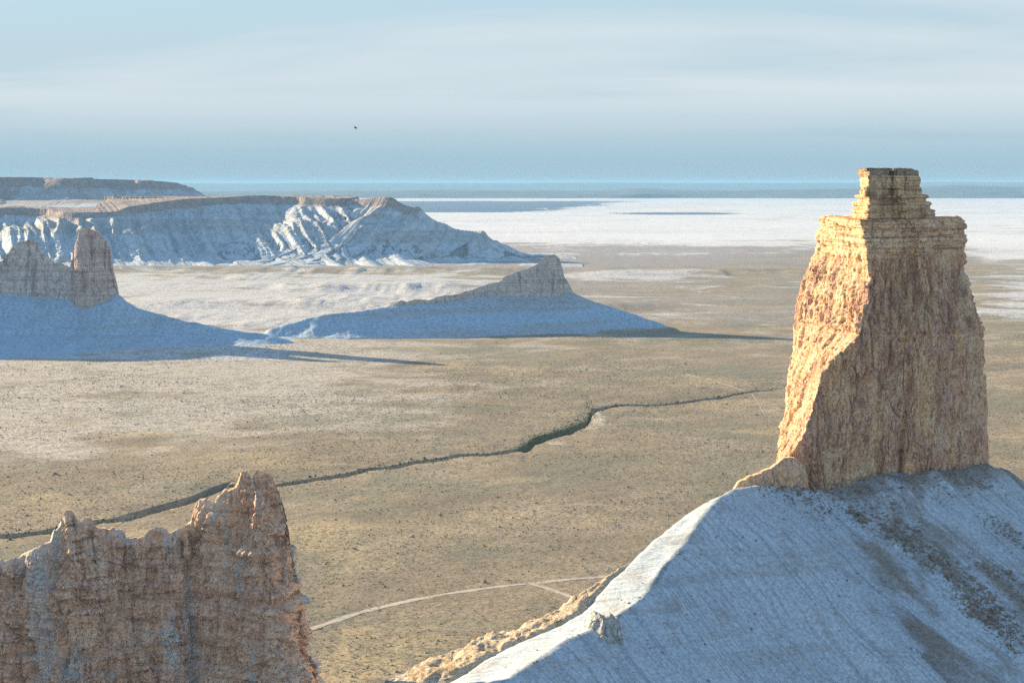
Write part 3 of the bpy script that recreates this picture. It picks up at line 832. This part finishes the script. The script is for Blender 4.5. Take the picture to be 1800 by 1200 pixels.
def tower_rows(pys, xl_, xe_, xr_, zl, ze, zf, zr, zrb, zlb, cnt, rnd):
    rows = []
    for py, a, e, b in zip(pys, xl_, xe_, xr_):
        zc = float(P(900, py, zf)[2])
        def pt(px, Z): return ((px - 900) / FPX * Z, Z)
        k = np.clip((e - a) / 60, .12, 1)
        pts = [pt(a, ze + (zl - ze) * (.25 + .75 * k)), pt(e, ze), pt(e + (b - e) * .36, zf), pt(e + (b - e) * .47, zf + 1.8), pt(e + (b - e) * .60, zf - .4), pt(b, zr), pt(b - 8, zrb), pt(a + 40, zlb)]
        out = []
        for i in range(len(pts)):
            p0, p1 = np.array(pts[i]), np.array(pts[(i + 1) % len(pts)])
            t = np.arange(cnt[i])[:, None] / cnt[i]
            out.append(p0 + (p1 - p0) * t)
        r = np.concatenate(out)
        ker = np.hanning(2 * rnd + 3)[1:-1]; ker /= ker.sum()
        ext = np.r_[r[-rnd:], r, r[:rnd]]
        r = np.stack([np.convolve(ext[:, k2], ker, 'valid') for k2 in range(2)], 1)
        rows.append(np.c_[r, np.full(len(r), zc)])
    return np.stack(rows, 0)

TR = 400
pys = np.linspace(960, 386, TR)
TV = tower_rows(pys, np.interp(pys, ys_l, xs_l), np.interp(pys, ys_e, xs_e), np.interp(pys, ys_r, xs_r), 548, 500, 502, 515, 556, 562, [150, 90, 35, 40, 120, 50, 50, 30], 5)

def tower_disp(x, y, z, r):
    py = 960 + (386 - 960) * r
    px = 900 + x / y * FPX
    big = fbm3(x / 10, y / 10, z / 16, 4, 201) - .5
    fl = fbm3(x / 2.6, y / 2.6, z / 16, 5, 202, True, .6) - .6
    blk = fbm3(x / 2.4, y / 2.4, z / 5, 5, 203, True, .62) - .6
    fine = fbm3(x / .7, y / .7, z / 1.1, 3, 207) - .5
    stv = fbm2(z / 1.25 + 1.5 * big, x / 60, 4, 204) - .5
    stc = np.floor(z / 1.6 + 1.2 * fbm2(x / 18, y / 18, 2, 205)); led = vn2(stc, stc * 0, 206) - .5
    up = sstep(470, 430, py)
    midz = sstep(445, 470, py) * sstep(610, 575, py)
    lo = 1 - up
    D = 1.5 * big + (.9 + 1.3 * midz - .7 * up) * fl + .6 * blk + .5 * fine + (.12 + .9 * up) * stv + 1.5 * up * led
    D = D + lo * (1.2 * blocks(x, y, z, 5.0, 16.0, 215, .06) + .7 * blocks(x, y, z, 1.6, 5.5, 225, .10) + .45 * blocks(x, y, z, .8, 1.3, 245, .14)) + up * .7 * blocks(x, y, z, 2.6, 1.5, 235)
    # the long vertical crack in the shaded face, and the ledge line across its middle
    cpx = 1592 + 9 * np.sin(py / 47.) + 6 * (fbm2(py / 30, py * 0, 3, 208) - .5) + np.where(py > 700, (py - 700) * .03, 0)
    D = D - 1.9 * np.exp(-((px - cpx) / 5.5) ** 2) * sstep(600, 640, py)
    D = D - .5 * np.exp(-((py - 586 - 5 * big) / 3.0) ** 2)
    # shallow cove on the upper right
    D = D - 2.2 * np.exp(-((px - 1640) / 16) ** 2 - ((py - 500) / 42) ** 2) - 1.6 * np.exp(-((px - 1575) / 18) ** 2 - ((py - 520) / 34) ** 2)
    return D, .4 * (fbm3(x / 3, y / 3, z / 3, 3, 209) - .5) + .9 * (fbm2(x / 4, y / 4, 3, 210) - .5) * sstep(.97, 1, r)
ring_mesh('rock_body', TV, MAT_TOWER, tower_disp, tower, inner=24)

# the cap: separate beds of rock stacked on the body, each its own slab
beds = [(296, 300, 1504, 1603), (299, 310, 1503, 1612), (309, 330, 1510, 1614), (329, 344, 1511, 1617), (343, 348, 1500, 1628), (347, 357, 1505, 1627), (356, 361, 1497, 1636), (360, 371, 1500, 1633),
        (370, 374, 1494, 1642), (373, 386, 1499, 1640), (385, 400, 1503, 1646)]
for i, (t0, t1, a, b) in enumerate(beds):
    nrow = 12
    v = np.linspace(0, 1, nrow)
    pyr = t1 + .8 + (t0 - t1 - .8) * v
    bul = 2.6 * np.sin(math.pi * np.clip(v, 0, 1)) ** .5 - 1.6 + random.uniform(-1.5, 1.5)
    a_, b_ = a - bul, b + bul
    e_ = np.full(nrow, 1526 - (400 - t0) * .02 + random.uniform(-3, 3))
    zs = random.uniform(-.5, .5)
    BV = tower_rows(pyr, a_, e_, b_, 530, 503 + zs, 503.5 + zs, 513, 538, 542, [46, 34, 14, 16, 46, 26, 26, 16], 3)
    def bed_disp(x, y, z, r, i=i):
        return (1.1 * (fbm3(x / 6, y / 6, z / 9, 3, 221 + i) - .5) + 1.0 * (fbm3(x / 1.6, y / 1.6, z / 1.6, 3, 241 + i, True) - .6) + .5 * (fbm3(x / .6, y / .6, z / .4, 2, 261 + i) - .5),
                .35 * (fbm2(x / 4, y / 4, 3, 281) - .5) + .12 * (fbm2(x / 1.1, y / 1.1, 2, 282 + i) - .5))
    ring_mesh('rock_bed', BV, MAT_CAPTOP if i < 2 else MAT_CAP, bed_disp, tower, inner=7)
rock_wall('rock_foot', [(1296, 866), (1304, 852), (1318, 846), (1336, 838), (1352, 832), (1366, 826), (1376, 818), (1384, 810), (1396, 806), (1410, 812), (1422, 824)],
          1450, 1290, 905, [(1290, 483), (1340, 487), (1400, 491), (1450, 493)], 12, 150, 60, MAT_TOWER, rock_disp(.55, .8, 351), tower, jag=2.5, jag_w=9, seed=41, top_t=.3)
seat(tower)
tag(tower, 'tall layered ochre rock tower, sunlit on its left side, on the chalk hill', 'rock tower')

# ---- the jagged wall in the left foreground
near_wall = empty('rock_fin', (*[float(c) for c in P(250, 1300, 440)[:2]], 60.0))
w_crest = [(-420, 1040), (-300, 1010), (-180, 1005), (-80, 1008), (0, 996), (20, 985), (40, 975), (60, 966), (66, 948), (78, 938), (82, 920), (92, 911), (102, 915), (108, 925), (116, 934), (122, 922), (134, 924), (140, 938), (152, 944), (168, 943), (184, 943), (194, 950), (198, 962), (232, 956),
           (240, 944), (252, 940), (268, 942), (278, 952), (296, 942), (316, 931), (320, 915), (326, 900), (333, 890), (348, 892), (362, 896), (364, 884), (378, 875), (392, 872), (402, 862), (409, 840), (417, 838), (426, 855), (431, 848), (436, 838), (444, 839), (452, 845), (462, 850), (470, 862), (476, 880), (483, 905)]
def near_disp(x, y, z, r):
    px = 900 + x / y * FPX
    big = fbm3(x / 9, y / 9, z / 15, 4, 301) - .5
    fl = fbm3(x / 3.4, y / 3.4, z / 24, 4, 302, True) - .6
    blk = fbm3(x / 2.8, y / 2.8, z / 4.5, 6, 303, True, .62) - .6
    cel = np.floor(z / 3.1 + 2 * (fbm2(x / 9, z / 30, 2, 304)))
    led = vn2(cel, np.floor(x / 4.2 + vn2(cel, cel * 0, 305) * 5), 306) - .5
    fine = fbm3(x / .8, y / .8, z / .9, 3, 307) - .5
    k = 1 - .8 * sstep(.9, 1, r)
    ch = -2.6 * np.exp(-((px - 322 - (1 - r) * 20) / 11) ** 2) - 2.2 * np.exp(-((px - 30 + r * 10) / 22) ** 2) - 1.6 * np.exp(-((px - 215) / 14) ** 2) * sstep(.5, .9, r) - 2.4 * np.exp(-((px - 92) / 8) ** 2) * sstep(.75, .5, r)
    crk = -4.0 * np.clip(vn3(x / 3.2, y / 3.2, z / 9, 308) - .68, 0, 1)
    return k * (3.6 * big + 1.4 * fl + .9 * blk + 1.7 * led + .45 * fine + ch + 1.2 * crk + 3.2 * blocks(x, y, z, 7.0, 18.0, 315, .04, .06) + 1.3 * blocks(x, y, z, 7.0, 2.6, 325, .06, .25) + .8 * blocks(x, y, z, 1.5, 4.0, 335, .10) + .5 * blocks(x, y, z, .9, .8, 365, .14) + 2.3 * (fbm2(z / 1.5 + big, x / 60, 4, 345) - .5)), .5 * k * (fbm3(x / 3, y / 3, z / 3, 3, 309) - .5)
def near_chalk(x, y, z, r):
    px = 900 + x / y * FPX
    n = fbm3(x / 4, y / 4, z / 7, 5, 361) - .5
    g = lambda c, w: np.exp(-((px - c + 26 * n) / w) ** 2)
    a = g(338 - 18 * r, 11) * sstep(.98, .6, r) + .9 * g(62 - 10 * r, 26) * sstep(.15, .5, r) + 1.0 * sstep(.93, .97, r + .06 * n) * sstep(40, 10, px) + .8 * g(215, 22) * sstep(.88, .97, r) + .9 * g(292, 22) * sstep(.84, .93, r) + .7 * g(500, 8) * sstep(.5, .2, r)
    return np.clip(a * (1 + 1.6 * n), 0, 1)
rock_wall('rock_face', w_crest, 572, -440, 1335, [(-420, 436), (0, 430), (90, 424), (200, 429), (310, 432), (430, 420), (490, 428)], 24, 430, 230, MAT_WALL, near_disp, near_wall, jag=4.0, jag_w=6, seed=12, top_t=.05, lean=.4, att=near_chalk)
seat(near_wall)
tag(near_wall, 'jagged brown rock fin with pale streaks in the lower left foreground', 'rock fin')
nh_r = resample(np.array([(-260, 455, 66.0), (-160, 446, 66), (-100, 442, 66), (-60, 438, 62), (-30, 434, 40), (0, 430, 10)]), 4, 1)
def nh_fn(X, Y):
    d, sd, s, H = poly_dist(X, Y, nh_r)
    Z = H - .66 * np.maximum(0, d - 6) + 1.5 * (fbm2(s / 8, d / 60, 3, 311, True) - .6) + .8 * (fbm2(X / 6, Y / 6, 4, 312) - .5)
    return Z, np.stack([s, d, Z], -1), 0 * Z
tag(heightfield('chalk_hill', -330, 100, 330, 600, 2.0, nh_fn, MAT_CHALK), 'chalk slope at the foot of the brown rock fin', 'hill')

# ---- sunlit rock rim below the crest of the hill, and the grey knob on its shaded side
def rim_fn(X, Y):
    w1 = 2.4 * (fbm2(X / 14, Y / 14, 4, 191) - .5)
    d, sd, s, H = poly_dist(X + w1, Y + w1, hill_r)
    cpx = np.interp(s, hs, hill_px_of_s)
    bw = np.interp(cpx, [560, 800, 935, 1045, 1150, 1215, 1250, 1275, 1300, 2100], [20, 19, 18, 16, 13, 9.0, 4.6, 1.2, .3, .3])
    wd = np.interp(cpx, [560, 760, 900, 1000, 1080, 1140, 1190], [17, 16, 14, 12, 9, 6, 0]) * (.8 + .5 * fbm2(s / 9, s * 0, 3, 341))
    e = d - bw
    rough = 1.6 * (fbm2(X / 7, Y / 7, 3, 344) - .5) + 1.7 * (rill(s, e, 4.5, 12, 4, 342, .6) - .6) + .9 * (fbm2(X / 1.6, Y / 1.6, 4, 343, True, .6) - .62)
    Z = H - .25 * bw + .25 - .08 * e + rough * sstep(-1.5, 2, e) - 1.8 * sstep(2, -1.5, e) - 1.6 * np.maximum(0, e - wd)
    ok = (sd < 0) & (e > -2.5) & (e < wd + 14) & (wd > .2)
    Z = np.where(ok, Z, -50)
    return Z, np.stack([s, d, Z], -1), 0 * Z
rim = heightfield('rock_outcrop', -80, 60, 370, 500, .42, rim_fn, MAT_RIM)
tag(rim, 'sunlit orange rock outcrop along the far side of the white crest', 'rock outcrop')
MAT_KNOB = rock_material('knob_rock', 1.6, ochre=(.50, .50, .46), pale=(.66, .66, .62), brown=(.34, .31, .27), grey=(.52, .53, .53))
def hit_hill(px, py):
    """first point of the chalk hill on the sight line of a photo pixel"""
    Z = np.arange(380, 640, .8)
    x, y, z = P(np.full(len(Z), float(px)), np.full(len(Z), float(py)), Z)
    below = z < hill_z(x, y)
    if not below.any(): return None
    i = int(np.argmax(below))
    return float(x[i]), float(y[i]), float(hill_z(x[i], y[i])[0])

k0 = hit_hill(1075, 1165)
knob = rock_wall('rock_outcrop', [(1036, 1104), (1042, 1096), (1050, 1091), (1058, 1093), (1066, 1098), (1074, 1094), (1082, 1097), (1092, 1103), (1098, 1112), (1101, 1130)],
                 1112, 1026, 1212, [(1036, k0[1] + 5), (1065, k0[1] + 1), (1101, k0[1] + 1)], 13, 110, 110, MAT_KNOB, rock_disp(.75, .7, 331), jag=3.5, jag_w=9, seed=31, top_t=.3, lean=.5)
tag(knob, 'small grey rock outcrop jutting from the blue chalk slope', 'rock outcrop')

# ------------------------------------------------------------------ boulders on the chalk hill
MAT_BOULDER = rock_material('boulder_rock', 4.0, ochre=(.32, .26, .20), pale=(.42, .36, .30), brown=(.17, .13, .10), grey=(.27, .25, .23))
def boulder_mesh(seed, nu=12, nv=8):
    u = np.linspace(0, 2 * math.pi, nu, endpoint=False)[None, :]
    v = np.linspace(-.5, .5, nv)[:, None] * math.pi * .97
    d = np.stack([np.cos(v) * np.cos(u), np.cos(v) * np.sin(u), np.sin(v) + 0 * u], -1)
    r = .75 + .75 * (fbm3(d[..., 0] * 1.3 + seed, d[..., 1] * 1.3, d[..., 2] * 1.3, 3, seed) - .5)
    for k in range(6):                                   # broken flat faces
        n = rng.normal(size=3); n /= np.linalg.norm(n)
        r = np.minimum(r, .62 / np.maximum((d * n).sum(-1), .2))
    p = d * r[..., None] * np.array([1.0, .85, .7])
    q = grid_quads(nv, nu, True)
    m_o = mesh_np('boulder_source', p.reshape(-1, 3), q, MAT_BOULDER, False)
    m = m_o.data; m.name = 'boulder'
    bpy.data.objects.remove(m_o)
    return m
b_meshes = [boulder_mesh(s) for s in range(1, 8)]
zones = [((1400, 866), (1450, 885), 8), ((1500, 890), (1620, 950), 16), ((1560, 920), (1680, 1020), 26), ((1640, 980), (1760, 1090), 40), ((1700, 1060), (1800, 1140), 44), ((1720, 990), (1798, 1050), 16), ((1745, 915), (1798, 950), 10), ((1480, 905), (1560, 935), 6)]
b_pts = []
for (ax, ay), (bx, by), n in zones:
    for _ in range(n):
        t = random.random()
        px, py = ax + (bx - ax) * t + random.gauss(0, 14), ay + (by - ay) * t + random.gauss(0, 9)
        h = hit_hill(px, py)
        if h: b_pts.append((h, px, py))
sizes = sorted([random.lognormvariate(-.55, .5) for _ in b_pts], reverse=True)
random.shuffle(b_pts)
NB = 48
for i, ((h, px, py), r) in enumerate(zip(b_pts[:NB], sizes[:NB])):
    r = min(r, 1.7)
    o = bpy.data.objects.new('boulder', b_meshes[i % len(b_meshes)])
    COL.objects.link(o)
    o.location = (h[0], h[1], h[2] + r * .12)
    o.scale = (r * random.uniform(.9, 1.4), r, r * random.uniform(.7, 1.1))
    o.rotation_euler = (random.uniform(-.4, .4), random.uniform(-.4, .4), random.uniform(0, 6.28))
    tag(o, 'dark boulder lying in the rubble streak on the blue chalk slope', 'boulder', 'boulders strewn on the chalk hill')
# the smaller stones, too small to pick apart
def scatter(name, src, pos, scl, mat, label):
    """many small copies joined into one mesh; src: (verts, tris)"""
    v0, f0 = src
    n = len(pos)
    a = rng.uniform(0, 6.283, n)
    c, s = np.cos(a), np.sin(a)
    x = v0[None, :, 0] * c[:, None] - v0[None, :, 1] * s[:, None]
    y = v0[None, :, 0] * s[:, None] + v0[None, :, 1] * c[:, None]
    jit = rng.uniform(.7, 1.3, (n, len(v0)))
    V = np.stack([x * jit * scl[:, :1] + pos[:, :1], y * jit * scl[:, :1] + pos[:, 1:2], v0[None, :, 2] * jit * scl[:, 1:2] + pos[:, 2:3]], -1)
    F = (f0[None] + (np.arange(n) * len(v0))[:, None, None]).reshape(-1, 3)
    return tag(mesh_np(name, V.reshape(-1, 3), F, mat, False), label, kind='stuff')
oct_v = np.array([(1, 0, .1), (0, 1, .0), (-1, 0, .1), (0, -1, 0), (.1, .1, 1), (0, 0, -.8)], float)
oct_f = np.array([(0, 1, 4), (1, 2, 4), (2, 3, 4), (3, 0, 4), (1, 0, 5), (2, 1, 5), (3, 2, 5), (0, 3, 5)])
st_x, st_y = [], []
for (h, px, py) in b_pts:
    for _ in range(26):
        u = random.gauss(0, 2.6); w = random.gauss(0, .9)
        st_x.append(h[0] + .707 * u + .707 * w); st_y.append(h[1] - .707 * u + .707 * w)
for _ in range(1500):
    px = random.uniform(1330, 1745)
    i_ = int(np.argmin(np.abs(hill_px_of_s - px)))
    u = abs(random.gauss(0, 5)); w = random.gauss(0, 1)
    st_x.append(hill_r[i_, 0] + .3 * u + w); st_y.append(hill_r[i_, 1] - .95 * u + .4 * w)
for _ in range(1400):
    u, v_ = random.uniform(0, 120), random.uniform(-40, 110)
    st_x.append(20 + .74 * v_ + .67 * u); st_y.append(440 + .67 * v_ - .74 * u)
st_x, st_y = np.array(st_x), np.array(st_y)
st_r = np.exp(rng.normal(-1.75, .5, len(st_x)))[:, None]
scatter('rubble', (oct_v, oct_f), np.c_[st_x, st_y, hill_z(st_x, st_y)], np.c_[st_r, st_r * .8], MAT_BOULDER, 'dark broken rubble streaked down the chalk slope')

# ------------------------------------------------------------------ low shrubs over the plain
def shrub_material(name, a, b):
    M = Mat(name)
    return M.done(M.ramp(M.noise(M.pos, .05, 5, .6), [(.35, a), (.65, b)]))
MAT_SHRUB = shrub_material('desert_shrub', (.18, .16, .105), (.26, .23, .15))
MAT_GREEN = shrub_material('wash_shrub', (.05, .075, .028), (.10, .125, .05))
sh_v = np.array([(1, 0, 0), (.1, .95, 0), (-.9, .1, 0), (0, -.95, 0), (.15, .1, 1.0)], float)
sh_f = np.array([(0, 1, 4), (1, 2, 4), (2, 3, 4), (3, 0, 4)])
n = 330000
yy = np.sqrt(rng.uniform(640 ** 2, 2350 ** 2, n))
xx = yy * rng.uniform(-.275, .275, n)
den = fbm2(xx / 120, yy / 120, 5, 401) * .8 + fbm2(xx / 18, yy / 18, 3, 402) * .5
keep = den + rng.uniform(-.22, .22, n) > .66 + .12 * sstep(1500, 2300, yy)
xx, yy = xx[keep][:130000], yy[keep][:130000]
r = np.exp(rng.normal(-1.08, .42, len(xx)))[:, None]
scatter('desert_shrubs', (sh_v, sh_f), np.c_[xx, yy, ground_h(xx, yy) - .05], np.c_[r, r * rng.uniform(.5, 1.0, (len(xx), 1))], MAT_SHRUB, 'countless low dark shrubs dotting the steppe plain')
n = 1500
xx = rng.uniform(-420, 300, n) * 1.0
xx[:520] = rng.uniform(6, 66, 520)
yy = wash_y(xx) + np.where(np.arange(n) < 520, rng.normal(16, 17, n), rng.normal(3, 8, n))
r = np.exp(rng.normal(-.45, .35, n))[:, None]
scatter('wash_shrubs', (sh_v, sh_f), np.c_[xx, yy, ground_h(xx, yy) - .05], np.c_[r, r], MAT_GREEN, 'green shrubs growing along the dry wash')

# ------------------------------------------------------------------ birds
MAT_BIRD = plain_material('bird_feathers', (.02, .02, .02), (.05, .045, .04), 3.0, .01)
def bird(px, py, Z, span, roll, yaw, label):
    b = empty('bird', [float(c) for c in P(px, py, Z)])
    nb, na = 14, 10
    t = np.linspace(0, 1, nb)
    rad = np.interp(t, [0, .08, .2, .3, .55, .8, .9, 1], [.01, .045, .055, .075, .10, .05, .07, .09]) * span
    flat = np.interp(t, [0, .7, .9, 1], [1, 1, .25, .12])
    an = np.linspace(0, 2 * math.pi, na, endpoint=False)
    V = np.stack([np.stack([(.30 - .62 * t[i]) * span + 0 * an, rad[i] * np.cos(an), rad[i] * flat[i] * np.sin(an)], -1) for i in range(nb)])
    M3 = np.array((__import__('mathutils').Euler((roll, 0, yaw)).to_matrix()))
    o = np.array([float(c) for c in P(px, py, Z)])
    mesh_np('body', (V.reshape(-1, 3) @ M3.T) + o, grid_quads(nb, na, True), MAT_BIRD, True, None, b)
    for s in (-1, 1):
        k = np.linspace(0, 1, 9)
        ch = np.interp(k, [0, .4, .75, 1], [.20, .19, .13, .03]) * span
        y = s * (.05 + .45 * k) * span
        z = np.interp(k, [0, .45, 1], [.02, .10, .03]) * span
        x0 = np.interp(k, [0, .45, 1], [.10, .17, -.02]) * span
        th = np.interp(k, [0, 1], [.018, .004]) * span
        rows = [np.stack([x0, y, z], -1), np.stack([x0 - ch * .35, y, z + th], -1), np.stack([x0 - ch, y, z], -1), np.stack([x0 - ch * .35, y, z - th], -1)]
        W = np.stack(rows, 1)
        mesh_np('wing', (W.reshape(-1, 3) @ M3.T) + o, grid_quads(9, 4, True), MAT_BIRD, True, None, b)
    seat(b)
    return tag(b, label, 'bird', 'birds in flight')
bird(625, 225, 420, 1.25, math.radians(38), math.radians(158), 'small dark bird gliding alone high in the open sky')
bird(1711, 331, 640, .9, math.radians(-8), math.radians(170), 'tiny dark bird low over the horizon beside the tall tower')

# ------------------------------------------------------------------ the air
hz = bpy.data.materials.new('haze_air'); hz.use_nodes = True
hn = hz.node_tree.nodes; hn.clear()
ho = hn.new('ShaderNodeOutputMaterial'); hv = hn.new('ShaderNodeVolumePrincipled')
hv.inputs['Color'].default_value = (.34, .65, 1.0, 1)
hv.inputs['Density'].default_value = 3.0e-5
hv.inputs['Anisotropy'].default_value = 0.0
hz.node_tree.links.new(hv.outputs[0], ho.inputs['Volume'])
x0, x1, y0, y1, z0, z1 = -26000, 26000, -300, 52000, -25, 214
bv = np.array([(x, y, z) for z in (z0, z1) for y in (y0, y1) for x in (x0, x1)], float)
bq = np.array([(0, 2, 3, 1), (4, 5, 7, 6), (0, 1, 5, 4), (2, 6, 7, 3), (0, 4, 6, 2), (1, 3, 7, 5)])
tag(mesh_np('haze', bv, bq, hz, False), 'thin blue haze over the plain', kind='stuff')
